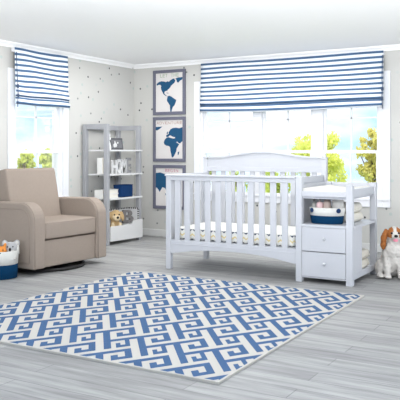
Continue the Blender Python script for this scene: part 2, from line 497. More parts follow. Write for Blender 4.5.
# key tile: two columns of bars set half a repeat apart, five rows per scroll
Q = ["BBBBBB..", "BB...B..", "BB.B.B..", "BB.BBB..", "BB......"]
def tile_row(par, r):
    row = Q[r % 5]
    if r == (0 if par else 5): row = row[:6]+'BB'
    if r == (4 if par else 9): row = '..'+row[2:]
    return row
V1, V2, ORG = Vector((.1268, .1933)), Vector((.2592, -.3989)), Vector((-2.672, 4.638))
ST = .21                                        # each bar slides this share of a column from gap to gap
WB, WW = .19, .21                               # widths of the blue and white bars, share of a column
def slide(par, r): return ST*(((r - (5 if par else 0)) % 10)/10 - .5)
def edge(col, L, Rr):
    if col <= 2: return L + WB*col/2
    if col >= 6: return Rr - WW*(8-col)/2
    a, c = L+WB, Rr-WW
    return a + (c-a)*(col-2)/4
b = MB()
b.box(rx0, rx1, ry0, ry1, .0005, TH)
for k in range(-26, 27):
    par = k % 2
    for j in range(-16, 17):
        base = ORG + V1*k + V2*j
        for r in range(10):
            row = tile_row(par, r); c_ = 0
            t0, t1 = r+1e-4, r+1-1e-4
            while c_ < 8:
                if row[c_] != 'B': c_ += 1; continue
                d_ = c_
                while d_ < 8 and row[d_] == 'B': d_ += 1
                q = []
                for col, t in ((c_, t0), (d_, t0), (d_, t1), (c_, t1)):
                    u = edge(col, slide(par, t), 1+slide(1-par, t))
                    p = base + V1*u + V2*(t/10); q.append((p.x, p.y))
                pl = clip(q, rx0+.012, rx1-.012, ry0+.012, ry1-.012)
                if pl:
                    try: b.poly([(x, y, TH+.0008) for x, y in pl], 1)
                    except ValueError: pass
                c_ = d_
rug = b.build('area_rug', [M['rug_white'], M['rug_blue']])
for p in rug.data.polygons:
    pass
tag(rug, 'blue and ivory greek key patterned rug lying on the pale plank floor', 'rug')

# ---------------------------------------------------------------- armchair
P0 = Vector((-4.397, 4.658, 0)); crz = R(-3)
chair = empty('glider_armchair', P0, 'beige upholstered swivel armchair with rounded arms in front of the left window', 'armchair', crz)
AW, CW, BZ = .145, .99, .06
def arm_profile(x_back=-.80, z0=BZ, zt=.655, inset=0):
    pts = [(x_back+inset, z0+inset), (0-inset, z0+inset), (0-inset, .47)]
    cx, cz, rr = -.17, .485, .17
    for k in range(1, 9):
        a = R(90*k/8); pts.append((cx+(rr-inset)*math.cos(a), cz+(rr-inset)*math.sin(a)))
    pts += [(x_back*.6, zt-.004-inset), (x_back+inset, zt-.02-inset)]
    return pts
for y0, side in ((0, -1), (CW-AW, 1)):
    arm = MB().prism(arm_profile(), 1, y0, y0+AW).build('arm', M['beige'], chair, bevel=.016, seg=3)
    yo = y0 if side < 0 else y0+AW
    pts = [(x, yo+side*.001, z) for x, z in arm_profile(inset=.055)]
    MB().tube(pts, .0045, 6, closed=True).build('piping', M['beige_pipe'], arm, True)
    front = [(x+.002, y_, z) for y_ in (y0+.012,) for x, z in arm_profile()[1:11]]
    MB().tube(front, .0035, 6).build('piping', M['beige_pipe'], arm, True)
MB().rbox(-.10, -.028, AW, CW-AW, BZ, .305, .012).build('front_panel', M['beige'], chair, True)
cu = MB().rbox(-.52, -.006, AW+.004, CW-AW-.004, .315, .475, .032, 4).build('seat_cushion', M['beige'], chair, True)
MB().tube([(-.012, AW+.02, .462), (-.008, CW-AW-.02, .462)], .005, 6).tube([(-.012, AW+.02, .328), (-.008, CW-AW-.02, .328)], .005, 6).build('piping', M['beige_pipe'], cu, True)
MB().box(-.76, -.10, AW, CW-AW, BZ, .312).build('seat_box', M['beige'], chair)
tilt = math.atan2(.10, .49)
mt = Matrix.Translation((-.45, 0, .44)) @ Matrix.Rotation(-tilt, 4, 'Y')
bk = MB().rbox(-.17, 0, AW+.02, CW-AW-.02, -.12, .53, .035, 4, mat=mt).build('backrest', M['beige'], chair, True)
pp = [mt @ Vector(p) for p in ((-.012, AW+.026, .0), (-.010, AW+.028, .50), (-.012, AW+.06, .524), (-.012, CW-AW-.06, .524), (-.010, CW-AW-.028, .50), (-.012, CW-AW-.026, .0))]
MB().tube(pp, .0045, 6).build('piping', M['beige_pipe'], bk, True)
MB().box(-.80, -.70, AW, CW-AW, BZ, .60).build('rear_panel', M['beige'], chair, bevel=.012)
ring = MB(); ring.tube([(-.40+.40*math.cos(t*math.pi/20), CW/2+.40*math.sin(t*math.pi/20), .017) for t in range(40)], .0165, 8, closed=True)
ring.box(-.80, 0.0, CW/2-.02, CW/2+.02, .004, .03); ring.box(-.42, -.38, CW/2-.4, CW/2+.4, .004, .03)
ring.lathe([(.06, .03), (.06, .06), (.20, .062), (.20, .074)], (-.40, CW/2, 0))
ring.build('swivel_base', M['black'], chair)

# ---------------------------------------------------------------- canvas basket on the floor with plush toys
def canvas_basket(name, loc, rx, ry, h, blue_h, label, taper=.93, group=None, rz=0):
    root = empty(name, loc, label, 'basket', rz)
    t = lambda z: taper+(1-taper)*z/h
    MB().lathe([(rx*t(0)*.6, .0), (rx*t(0)*.97, 0), (rx*t(0), .006), (rx*t(blue_h*.5)*1.015, blue_h*.5), (rx*t(blue_h), blue_h)], seg=36, sy=ry/rx).build('lower_band', M['blue_canvas'], root, True)
    MB().lathe([(rx*t(blue_h)*.98, blue_h), (rx*t(blue_h)*1.004, blue_h+.001), (rx*t(h*.8)*1.015, h*.8), (rx*1.0, h-.006), (rx*.985, h), (rx*.955, h-.004), (rx*.93, h*.55), (rx*.88, .012), (rx*.3, .012)], seg=36, sy=ry/rx, cap=False).build('upper_band', M['white_canvas'], root, True)
    return root
fb = canvas_basket('storage_basket', (-4.64, 4.503, 0), .15, .15, .245, .125, 'round white and blue canvas basket on the floor beside the armchair')
MB().tube([(.15*math.cos(a), .15*math.sin(a), z) for a, z in ((R(38), .21), (R(36), .262), (R(30), .285), (R(24), .262), (R(22), .21))], .008, 8).build('handle', M['white_canvas'], fb, True)

kx, ky = ground(11, 270)
koala = empty('plush_koala', (-4.572, 4.552, .10), 'grey plush koala with pale ears at the right side of the floor basket', 'plush toy', R(40))
koala.scale = (1.15, 1.15, 1.3)
def kpick(c):
    if c.z < .115 and c.y < -.045: return 1
    return 0
blob('body', [('e', (0, 0, .03), (.05, .045, .06)), ('e', (0, -.012, .125), (.05, .043, .043)), ('e', (-.045, -.0, .155), (.026, .014, .026)), ('e', (.045, 0, .155), (.026, .014, .026)),
              ('e', (-.03, -.05, .06), (.018, .03, .018)), ('e', (.03, -.05, .06), (.018, .03, .018)), ('e', (0, -.05, .108), (.024, .018, .02))], .006, [M['fur_grey'], M['fur_white']], koala, kpick, 3, .002, 60)
for sx in (-1, 1): MB().ball((sx*.046, -.013, .157), (.016, .006, .016)).build('inner_ear', M['fur_white'], koala, True)
MB().ball((0, -.066, .120), (.009, .007, .013)).build('nose', M['nose'], koala, True)
MB().ball((-.02, -.05, .138), .005).build('eye', M['nose'], koala, True)
MB().ball((.02, -.05, .138), .005).build('eye', M['nose'], koala, True)
fox = empty('plush_fox', (-4.59, 4.452, .10), 'orange and white plush fox at the left side of the floor basket', 'plush toy', R(42))
fox.scale = (1.05, 1.0, 1.15)
def fpick(c): return 1 if (c.y < -.035 and (c.z < .118)) or abs(c.x) > .043 and c.z < .12 else 0
blob('body', [('e', (0, .005, .03), (.045, .04, .06)), ('e', (0, -.005, .125), (.048, .04, .038)), ('e', (0, -.05, .112), (.02, .025, .016)),
              ('e', (-.032, .0, .165), (.015, .010, .024), (0, R(-15), 0)), ('e', (.032, .0, .165), (.015, .010, .024), (0, R(15), 0)), ('e', (-.03, -.045, .05), (.016, .028, .016)), ('e', (.03, -.045, .05), (.016, .028, .016))],
     .006, [M['fur_orange'], M['fur_white']], fox, fpick, 3, .002, 60)
MB().ball((0, -.073, .117), (.008, .007, .007)).build('nose', M['nose'], fox, True)
for sx in (-1, 1): MB().ball((sx*.019, -.040, .138), .0055).build('eye', M['nose'], fox, True)

# ---------------------------------------------------------------- bookshelf (backs onto the left wall)
BXF, BXB, BY0, BY1 = -5.107, -5.480, 6.64, 7.352
shelf = empty('ladder_bookshelf', ((BXF+BXB)/2, (BY0+BY1)/2, 0), 'tall grey open bookshelf with white shelves standing against the left wall', 'bookshelf')
ox, oy = shelf.location.x, shelf.location.y
PW = .052; BH = 1.45
def sb(x0, x1, y0, y1, z0, z1): return MB().box(x0-ox, x1-ox, y0-oy, y1-oy, z0, z1)
for y0 in (BY0, BY1-PW):
    for x0 in (BXB, BXF-PW): sb(x0, x0+PW, y0, y0+PW, 0, BH).build('post', M['grey_wood'], shelf, bevel=.003)
    sb(BXB+PW, BXF-PW, y0+.006, y0+PW-.006, BH-.06, BH).build('top_rail', M['grey_wood'], shelf, bevel=.003)
    sb(BXB+PW, BXF-PW, y0+.006, y0+PW-.006, .10, .15).build('lower_rail', M['grey_wood'], shelf, bevel=.003)
sb(BXB+.006, BXB+PW-.006, BY0+PW, BY1-PW, BH-.06, BH).build('top_rail', M['grey_wood'], shelf, bevel=.003)
SZ = [1.142, .850, .556]
for z in SZ: sb(BXB+PW*.6, BXF+.012, BY0+PW-.03, BY1+.018, z-.018, z).build('shelf', M['shelf_white'], shelf, bevel=.002) if False else \
    sb(BXB+PW, BXF+.010, BY0+PW+.001, BY1-PW-.001, z-.018, z).box(BXF-ox+.001, BXF+.010-ox, BY1-PW-oy, BY1+.010-oy, z-.018, z).build('shelf', M['shelf_white'], shelf)
# toy bin hung between the lower posts
bin_ = empty('toy_bin', ((BXF+BXB)/2, (BY0+BY1)/2, 0), 'white toy bin with low front and black stitched edges under the bookshelf', 'toy bin')
fy0, fy1 = BY0+PW+.002, BY1+.004
XP = BXF-.155                                   # tall inner board behind the toys
ym = on_x(131.5, 220, BXF)[0]
MB().prism([(fy0-oy, .045), (fy1-oy, .035), (fy1-oy, .262), (ym+.03-oy, .258), (ym-oy, .222), (fy0-oy, .222)], 0, BXF+.002-ox, BXF+.016-ox).build('front_panel', M['shelf_white'], bin_)
bpan = MB().box(XP-.012-ox, XP-ox, BY0+PW+.004-oy, BY1-PW-.004-oy, .05, .410).build('back_panel', M['shelf_white'], bin_)
MB().box(XP-ox, BXF+.002-ox, BY0+PW+.004-oy, BY0+PW+.016-oy, .05, .222).build('side_panel', M['shelf_white'], bin_)
span = MB().box(XP-ox, BXF+.002-ox, BY1-PW-.016-oy, BY1-PW-.004-oy, .05, .410).build('side_panel', M['shelf_white'], bin_)
MB().box(XP-ox, BXF+.002-ox, BY0+PW+.016-oy, BY1-PW-.016-oy, .05, .062).build('bottom_panel', M['shelf_white'], bin_)
for k in range(17):
    y = BY0+PW+.03+k*.034-oy; MB().box(XP-ox-.004, XP-ox+.003, y, y+.015, .394, .412).build('stitch', M['black'], bpan)
y = BY1-PW-.016-oy
for k in range(5):
    x = XP-ox+.012+k*.032; MB().box(x, x+.014, y-.003, y+.0125, .394, .412).build('stitch', M['black'], span)
for k in range(5):
    z = .272+k*.028; MB().box(BXF-ox-.014, BXF-ox+.004, y-.003, y+.0125, z, z+.013).build('stitch', M['black'], span)

# --- things on the bookshelf
def sy(px, X): return on_x(px, 150, X)[0]
# top shelf: slim ornament and a dark photo frame
X = -5.22
orn = empty('ornament', (X, sy(108.3, X), SZ[0]), 'slim white ceramic ornament on the top shelf left of the photo frame', 'ornament')
MB().lathe([(.001, 0), (.034, 0), (.036, .03), (.026, .075), (.017, .11), (.021, .13), (.001, .131)], seg=20, cap=False).build('base', M['ceramic'], orn, True)
b = MB()
for k, (dx, dz, r) in enumerate(((-.02, .16, .02), (.012, .175, .022), (-.008, .205, .02), (.022, .135, .016), (-.026, .125, .014))): b.ball((dx*.4, dx, dz), (r*.6, r*.8, r*1.15))
b.tube([(0, 0, .12), (0, -.004, .20)], .005, 6)
b.build('flower', M['ceramic'], orn, True)
X = -5.20
ya, yb = sy(110.5, X), sy(123, X)
pf = empty('photo_frame', (X, (ya+yb)/2+.012, SZ[0]+.002), 'dark grey photo frame with a pale animal print leaning on the top shelf', 'photo frame')
pf.rotation_euler = (0, R(-8), 0)
w = (yb-ya)/2
MB().box(-.012, .0, -w, w, .0, .145).build('frame', M['photo_dark'], pf, bevel=.003)
MB().box(.0, .001, -w+.022, w-.022, .022, .123).build('print', M['photo_pic'], pf)
MB().ball((.0015, -.03, .058), (.001, .034, .028)).ball((.0015, -.055, .05), (.001, .02, .024)).ball((.0015, .02, .085), (.001, .016, .013)).ball((.0015, -.035, .09), (.001, .013, .02)).build('figure', M['photo_light'], pf, True)
# second shelf: white book behind the post, word sign
X = -5.20
MBk = empty('book', (X, sy(101.0, X), SZ[1]), 'small upright white book on the second shelf behind the grey front post', 'book')
MB().box(-.035, .035, -.024, -.020, 0, .195).box(-.035, .035, .020, .024, 0, .195).box(-.039, -.035, -.024, .024, 0, .195).build('cover', M['book'], MBk)
MB().box(-.035, .031, -.020, .020, .004, .189).build('pages', M['pages'], MBk)
X = -5.23
ya, yb = sy(111.5, X), sy(130.5, X)
sign = empty('word_sign', (X, (ya+yb)/2, SZ[1]), 'freestanding grey and white patterned letters reading HOME on the second shelf', 'sign')
n = 4; hs = (.165, .17, .175, .19)
for k, (ch, mm) in enumerate(zip('HOME', ('sign_white', 'sign_white', 'sign_white', 'sign_grey'))):
    wk = (yb-ya)/n
    o = lettering('letter', ch, hs[k]/.72, M[mm], sign, (0, -(yb-ya)/2+wk*(k+.5), hs[k]/2), (R(90), 0, R(90)), .012, wk*.96, .006)
    dz = min(v.co.y for v in o.data.vertices); o.location.z = -dz
# third shelf: stack of white albums and a navy fabric bin
X = -5.225
ya, yb = sy(98.5, X), sy(114.5, X)
names = ['lower white album of the two stacked on the third shelf beside the navy bin', 'upper white album of the two stacked on the third shelf beside the navy bin']
base = None
for k in range(2):
    if base is None:
        base = empty('album', (X, (ya+yb)/2, SZ[2]), names[0], 'album', 0, 'white albums on the third shelf')
        w = (yb-ya)/2
        MB().box(-.06, .06, -w, w, 0, .006).box(-.06, .06, -w, w, .046, .052).box(-.06, .06, -w, -w+.006, .006, .046).build('cover', M['book'], base)
        MB().box(-.056, .056, -w+.006, w-.006, .006, .046).build('pages', M['pages'], base)
    else:
        c = copy_tree(base); c['label'] = names[1]; c.location = (X-.004, (ya+yb)/2+.006, SZ[2]+.052)
X = -5.19
ya, yb = sy(117.2, X), sy(129.0, X)
nb = empty('fabric_bin', (X, (ya+yb)/2, SZ[2]), 'navy blue fabric bin on the third shelf of the bookshelf', 'fabric bin')
w = (yb-ya)/2
b = MB(); b.rbox(-.065, .065, -w, w, 0, .148, .018, 3); b.build('body', M['navy_bin'], nb, True)
MB().tube([(.065*a, w*c, .148) for a, c in ((.9, .97), (.97, .9), (.97, -.9), (.9, -.97), (-.9, -.97), (-.97, -.9), (-.97, .9), (-.9, .97))], .006, 6, closed=True).build('rim', M['navy_bin'], nb, True)
# toy bin contents
X = -5.19
pu = empty('plush_puppy', (X, sy(115.2, X), .068), 'golden plush puppy peeking out of the toy bin under the bookshelf', 'plush toy', R(62))
pu.scale = (.98, .62, 1.12)
def ppick(c): return 1 if c.y < -.062 and c.z < .245 else 0
blob('body', [('e', (0, .02, .08), (.075, .06, .10)), ('e', (0, -.01, .235), (.078, .07, .068)), ('e', (0, -.075, .212), (.042, .045, .036)), ('e', (0, .01, .16), (.06, .05, .05)),
              ('e', (-.05, -.06, .12), (.028, .035, .05)), ('e', (.05, -.06, .12), (.028, .035, .05))], .008, [M['fur_gold'], M['fur_cream']], pu, ppick, 4, .004, 45)
for s in (-1, 1):
    blob('ear', [('e', (s*.078, -.012, .262), (.026, .030, .022), (0, s*R(25), 0)), ('e', (s*.094, -.016, .222), (.022, .032, .048), (0, s*R(-8), 0))], .007, [M['fur_gold']], pu, None, 3, .003, 50)
    MB().ball((s*.032, -.078, .252), .0095).build('eye', M['nose'], pu, True)
MB().ball((0, -.120, .222), (.018, .012, .014)).build('nose', M['nose'], pu, True)
X = -5.160
lb_ = empty('letter_cushion', (X, sy(127.2, X), .226), 'grey felt letter B cushion standing in the toy bin beside the puppy', 'cushion')
o = lettering('letter', 'B', .215, M['grey_felt'], lb_, (0, 0, .0775), (R(90), 0, R(62)), .014, .15, .006)

# ---------------------------------------------------------------- map posters on the back wall
POST = [
 dict(y=(71.0, 115.3), txt='LET THE', ink='ink_green', zx=(45, 240), zy=(65, 345), sz=.066, tw=.30, ty=.93, label='framed map poster of the Americas reading LET THE, topmost of three',
   land=[[(50,140),(65,128),(85,122),(105,125),(120,130),(130,124),(140,129),(150,119),(165,110),(178,107),(186,124),(180,138),(165,150),(155,160),(148,172),(140,180),(132,185),(128,195),(120,193),(110,198),(106,210),(114,220),(126,231),(118,231),(100,216),(93,200),(85,186),(82,170),(84,156),(76,147),(64,148),(52,153)],
         [(186,108),(204,102),(238,101),(235,118),(220,125),(208,139),(198,135),(195,120)],
         [(130,232),(145,230),(160,238),(175,250),(193,262),(188,280),(180,300),(168,312),(162,330),(158,347),(150,345),(148,325),(147,300),(135,280),(125,265),(128,248)],
         [(120,206),(134,209),(140,214),(124,210)]]),
 dict(y=(117.4, 161.5), txt='ADVENTURE', ink='ink_tan', zx=(48, 258), zy=(62, 372), sz=.052, tw=.40, ty=.92, label='framed map poster of Africa and Europe reading ADVENTURE, middle of three',
   land=[[(48,116),(100,114),(86,125),(70,138),(55,146),(48,140)],
         [(258,120),(258,230),(246,240),(236,252),(222,246),(214,236),(206,240),(220,250),(230,256),(220,275),(210,290),(208,310),(200,330),(190,350),(180,363),(172,360),(168,335),(162,310),(160,285),(150,271),(130,268),(115,258),(110,240),(118,220),(130,206),(146,200),(166,207),(186,212),(200,208),(196,200),(180,198),(170,190),(158,185),(146,198),(130,200),(130,182),(142,178),(150,170),(146,163),(154,152),(162,138),(178,128),(202,125),(230,130)],
         [(218,322),(230,314),(227,336),(219,346)], [(135,158),(142,154),(143,172),(133,176)]]),
 dict(y=(164.8, 208.2), txt='BEGIN', ink='ink_pink', zx=(45, 235), zy=(60, 330), sz=.060, tw=.21, ty=.93, label='framed map poster of Asia reading BEGIN, lowest of three, partly behind the crib',
   land=[[(45,97),(75,92),(100,100),(130,105),(170,100),(200,105),(225,115),(215,140),(190,150),(175,170),(165,195),(150,205),(135,200),(128,215),(120,226),(112,206),(100,200),(92,198),(85,210),(72,233),(62,215),(55,205),(45,200)],
         [(108,238),(125,250),(116,257)], [(128,246),(142,240),(140,252)], [(148,272),(175,254),(196,262),(206,280),(195,302),(170,296),(150,296)], [(190,165),(198,150),(204,156),(194,176)]]),
]
fx0, fx1 = on_y(153.8, 100, WY)[0], on_y(186.0, 100, WY)[0]
for P in POST:
    z1 = on_y(154, P['y'][0], WY)[1]; z0 = on_y(154, P['y'][1], WY)[1]
    root = empty('map_poster', ((fx0+fx1)/2, WY, z0), P['label'], 'poster', 0, 'map posters on the back wall')
    W, Hh, fw = fx1-fx0, z1-z0, .040
    w = W/2
    b = MB()
    b.box(-w, -w+fw, -.024, -.001, 0, Hh).box(w-fw, w, -.024, -.001, 0, Hh).box(-w+fw, w-fw, -.024, -.001, 0, fw).box(-w+fw, w-fw, -.024, -.001, Hh-fw, Hh)
    b.build('frame', M['frame'], root, bevel=.002)
    pr = MB().box(-w+fw, w-fw, -.010, -.002, fw, Hh-fw).build('print', M['paper'], root)
    m = MB(); iw, ih = W-2*fw, Hh-2*fw
    for poly in P['land']:
        pts = []
        for (x, y) in poly:
            u = min(1, max(0, (x-P['zx'][0])/(P['zx'][1]-P['zx'][0]))); v = min(1, max(0, (y-P['zy'][0])/(P['zy'][1]-P['zy'][0])))
            pts.append((-w+fw+u*iw, -.0106, fw+(1-v)*ih))
        for tri in tessellate_polygon([[Vector((p[0], p[2], 0)) for p in pts]]): m.poly([pts[i] for i in tri])
    mo_ = m.build('map', M['map_blue'], pr)
    for f in mo_.data.polygons:
        if f.normal.y > 0: f.flip()
    tx0 = .0 if P['txt'] != 'BEGIN' else .035
    step = P['tw']/len(P['txt'])
    for k, ch in enumerate(P['txt']):
        if ch == ' ': continue
        lettering('letter', ch, P['sz'], M[P['ink']], pr, (tx0-P['tw']/2+step*(k+.5), -.0108, fw+ih*P['ty']), (R(90), 0, 0), .0004, step*(.82 if ch != 'I' else .25))

# ---------------------------------------------------------------- crib
CX, CY = -3.632, 5.637
LEN, DEP = 1.327, .765
crib = empty('crib', (CX, CY, 0), 'white wooden slatted crib with arched headboard in front of the triple window', 'crib')
def cb(x0, x1, y0, y1, z0, z1): return MB().box(x0, x1, y0, y1, z0, z1)
wp = M['white_paint']
cb(0, .052, 0, .045, 0, .885).build('post', wp, crib, bevel=.004)
cb(0, .052, DEP-.045, DEP, 0, 1.048).build('post', wp, crib, bevel=.004)
cb(LEN-.052+.02, LEN+.02, DEP-.045, DEP, 0, 1.048).build('post', wp, crib, bevel=.004)
# front rail with cap
MB().box(-.008, LEN, -.012, .052, .885, .903).box(.052, LEN, .004, .036, .845, .885).build('front_rail', wp, crib, bevel=.004)
# lower rail with arched apron
def arch(x0, x1, zends, zmid, ztop, n=24, pw=2.2):
    pts = [(x0, ztop), (x0, zends)]
    for k in range(n+1):
        u = k/n; t = abs(2*u-1)
        pts.append((x0+.03+(x1-x0-.06)*u, zmid-(zmid-zends)*t**pw))
    pts += [(x1, zends), (x1, ztop)]
    return pts
MB().prism(arch(.052, LEN, .150, .207, .278), 1, .006, .034).box(.052, LEN, .002, .038, .240, .247).build('lower_rail', wp, crib, bevel=.003)
# slats
slat_px = [177.4+10.75*k for k in range(11)]
def slat(x, y0, y1, z0, z1, sx=.052): return cb(x-sx/2, x+sx/2, y0, y1, z0, z1)
xs = [on_y(p, 200, CY+.02)[0]-CX for p in slat_px]
x_a, x_b = xs[0], xs[-1]
for k in range(11): slat(x_a+(x_b-x_a)*k/10, .014, .028, .278, .845, .056).build('slat', wp, crib, bevel=.003)
# headboard
HB0, HB1 = .917, 1.048
pts = [(.052, HB0), (.052, 1.052)]
for k in range(33):
    u = k/32; t = abs(2*u-1)
    z = 1.056+.052*(math.cos(math.pi*min(1, t*1.12))*.5+.5)
    pts.append((.052+(LEN-.084)*u, z))
pts += [(LEN-.032, 1.052), (LEN-.032, HB0)]
hb = MB().prism(pts, 1, DEP-.036, DEP-.012).build('headboard', wp, crib, bevel=.003)
cap = [(x, DEP-.024, z+.004) for x, z in [(.0, 1.052)]+pts[1:-1]+[(LEN+.02, 1.052)]]
m = MB()
for (p, q) in zip(cap, cap[1:]):
    a = Vector(p); c = Vector(q)
    if (c-a).length < 1e-4: continue
    v = [m.bm.verts.new((pt[0], y, pt[2]+dz)) for pt in (a, c) for y in (DEP-.052, DEP+.006) for dz in (-.006, .010)]
    for f in ((0, 1, 3, 2), (4, 6, 7, 5), (0, 4, 5, 1), (2, 3, 7, 6), (0, 2, 6, 4), (1, 5, 7, 3)): m.bm.faces.new([v[i] for i in f])
m.build('headboard_cap', wp, hb)
MB().box(.052, LEN-.032, DEP-.044, DEP-.036, HB0, HB0+.045).build('headboard_molding', wp, hb, bevel=.002)
cb(.052, LEN-.032, DEP-.036, DEP-.010, .20, .278).build('back_lower_rail', wp, crib, bevel=.003)
for k in range(11): slat(x_a+(x_b-x_a)*k/10, DEP-.032, DEP-.018, .278, HB0, .050).build('slat', wp, crib, bevel=.003)
# left end
cb(.004, .046, .045, DEP-.045, .845, .903).build('side_rail', wp, crib, bevel=.004)
cb(.008, .042, .045, DEP-.045, .20, .278).build('side_lower_rail', wp, crib, bevel=.003)
for k in range(6):
    y = .045+(DEP-.09)*(k+.5)/6; cb(.018, .032, y-.026, y+.026, .278, .845).build('slat', wp, crib, bevel=.003)
# right end board next to the changing table
cb(LEN-.024, LEN-.002, .06, DEP-.05, .20, .895).build('end_panel', wp, crib, bevel=.003)
cb(.05, LEN-.026, .04, DEP-.04, .262, .282).build('mattress_support', wp, crib)
mat_ = empty('crib_mattress', (CX+LEN/2+.01, CY+DEP/2, .284), 'crib mattress in a white sheet with navy and mustard chevrons', 'mattress')
mo = MB().rbox(-LEN/2+.05, LEN/2-.04, -DEP/2+.044, DEP/2-.05, 0, .112, .03, 3).build('fitted_sheet', M['sheet'], mat_, True)

# ---------------------------------------------------------------- changing table
TX, TW, TD = CX+LEN+.001, .502, .735
tab = empty('changing_table', (TX, CY, 0), 'white changing table with two drawers and an open shelf at the right of the crib', 'changing table')
pw = .055
for x0 in (0, TW-pw):
    for y0 in (0, TD-pw):
        if x0 == 0 and y0 > 0: x1_ = .021; x0_ = .021
        else: x0_ = x0
        cb(x0_, x0_+pw, y0, y0+pw, 0, .905 if (x0 == 0 and y0 == 0) else .836).build('post', wp, tab, bevel=.004)
cb(pw, TW-pw, .008, .03, .734, .780).build('front_rail', wp, tab, bevel=.003)
cb(.076, TW-pw, TD-.030, TD-.008, .745, .832).build('back_rail', wp, tab, bevel=.003)
cb(TW-.035, TW-.012, pw, TD-pw, .735, .802).build('side_rail', wp, tab, bevel=.003)
cb(.002, .024, pw, TD-pw, .735, .832).build('side_rail', wp, tab, bevel=.003)
cb(.026, TW-.036, .031, TD-.031, .716, .732).build('tray', wp, tab)
# cabinet
SL = .497
cb(.002, TW-.006, .004, TD-.004, SL-.022, SL).build('shelf_top', wp, tab, bevel=.002) if False else None
m = MB(); m.box(pw, TW-pw, .004, pw, SL-.022, SL); m.box(.001, TW+.004, pw, TD-pw, SL-.022, SL)
m.build('shelf', wp, tab, bevel=.002)
cb(.002, .018, pw, TD-pw, .045, SL-.022).build('side_panel', wp, tab)
cb(.002, .018, pw, TD-pw, SL, .716).build('upper_side_panel', wp, tab)
cb(TW-.022, TW-.006, pw, .262, .095, SL-.022).build('side_panel', wp, tab, bevel=.002)
cb(TW-.03, TW-.004, .262, .282, .095, SL-.022).build('stile', wp, tab, bevel=.002)
cb(.018, TW-.03, .264, .280, .095, SL-.022).build('divider', wp, tab)
cb(.018, TW-.02, pw, TD-.02, .062, .080).build('bottom_shelf', wp, tab)
cb(TW-.03, TW-.004, pw, TD-pw, .045, .095).build('bottom_rail', wp, tab, bevel=.002)
cb(pw, TW-pw, .010, .03, .040, .052).build('front_bottom_rail', wp, tab, bevel=.002)
for z0, z1 in ((.270, .472), (.055, .263)):
    d = cb(pw+.003, TW-pw-.003, .002, .020, z0, z1).box(pw+.012, TW-pw-.012, .020, .255, z0+.02, z1-.03).build('drawer', wp, tab, bevel=.002)
    MB().lathe([(.001, 0), (.006, 0), (.006, .012), (.013, .018), (.013, .024), (.008, .030), (.001, .031)], seg=16, cap=False).build('knob', M['steel'], d, True, loc=(TW/2+.012, .002, (z0+z1)/2+.012), rot=(R(90), 0, 0))

pad = empty('changing_pad', (TX+TW/2, CY+TD/2, .7325), 'ivory contoured changing pad lying on top of the changing table', 'changing pad')
m = MB(); hw, hd = TW/2-.042, TD/2-.036
prof = [(-hw, 0), (hw, 0), (hw, .062), (hw-.03, .076), (hw-.08, .066), (0, .055), (-hw+.08, .066), (-hw+.03, .076), (-hw, .062)]
m.prism(prof, 1, -hd, hd).build('cushion', M['pad'], pad, bevel=.008, seg=3)

# basket with toiletries on the open shelf
bxx, byy = -2.078, 5.798
sbk = canvas_basket('storage_basket', (bxx, byy, SL+.001), .158, .105, .140, .070, 'oval white and blue canvas basket of toiletries on the changing table shelf', .88)
for s in (-1, 1):
    a = R(180+48) if s < 0 else R(-38)
    MB().lathe([(.001, 0), (.019, 0), (.021, .004), (.019, .008), (.001, .008)], seg=16, cap=False).build('tab', M['navy'], sbk, True, loc=(.158*math.cos(a)*1.0, .105*math.sin(a)*1.0, .116), rot=(R(90), 0, math.atan2(math.sin(a)/.105, math.cos(a)/.158)+R(90)))
def bottle(px, dy, prof, capprof, mm, label, sx=1, sy=1, dz=.036):
    X_ = on_y(px, 200, byy+dy)[0]
    r_ = empty('bottle', (X_, byy+dy, SL+.001+dz), label, 'bottle', 0, 'toiletries in the canvas basket')
    MB().lathe(prof, seg=20, sx=sx, sy=sy).build('body', M[mm], r_, True)
    if capprof: MB().lathe(capprof, seg=16).build('cap', M['cap'], r_, True)
bottle(314.3, .02, [(.024, 0), (.026, .01), (.026, .12), (.012, .145), (.010, .15)], [(.011, .15), (.011, .165), (.005, .167), (.005, .195), (.016, .197), (.016, .205)], 'bottle_grey', 'slim grey pump bottle at the left end of the shelf basket', .8, .8)
bottle(319.8, -.03, [(.026, 0), (.03, .01), (.03, .125), (.026, .145), (.012, .15)], [(.012, .15), (.012, .165), (.008, .168)], 'pinkish', 'short blush pink bottle low in the shelf basket')
bottle(327.2, .0, [(.03, 0), (.033, .01), (.034, .14), (.027, .165), (.012, .172)], [(.012, .172), (.012, .182), (.004, .184), (.004, .196), (.014, .197), (.014, .203)], 'taupe', 'rounded taupe pump bottle in the middle of the shelf basket')
bottle(338.0, .0, [(.038, 0), (.042, .01), (.043, .165), (.040, .178), (.02, .182)], None, 'bottle_grey', 'large speckled grey canister at the right of the shelf basket', 1.15, .9)

# folded towels
def towel(sx, sy, h):
    root = empty('towel', (0, 0, 0), '', 'towel')
    m = MB()
    m.rbox(-sx, sx, -sy, sy, 0, h, h*.46, 5)
    m.rbox(-sx+.01, sx+.004, -sy+.012, sy-.012, h*.30, h*.46, h*.07, 2)
    m.build('folds', M['towel'], root, True); return root
tw = towel(.105, .13, .082)
spots = [(-1.985, 6.075, SL+.001, 'lower cream towel of the pair folded on the open shelf behind the basket'), (-1.988, 6.075, SL+.084, 'upper cream towel of the pair folded on the open shelf behind the basket'),
         (-1.938, 6.115, .081, 'lower cream towel of the pair stacked in the cubby beneath the changing table shelf'), (-1.940, 6.112, .164, 'upper cream towel of the pair stacked in the cubby beneath the changing table shelf')]
for k, (x, y, z, lab) in enumerate(spots):
    o = tw if k == 0 else copy_tree(tw)
    o.location = (x, y, z); o['label'] = lab; o['group'] = 'cream towels on the changing table shelf' if k < 2 else 'cream towels in the changing table cubby'
    o.rotation_euler = (0, 0, R((-2, 3, 2, -3)[k]))

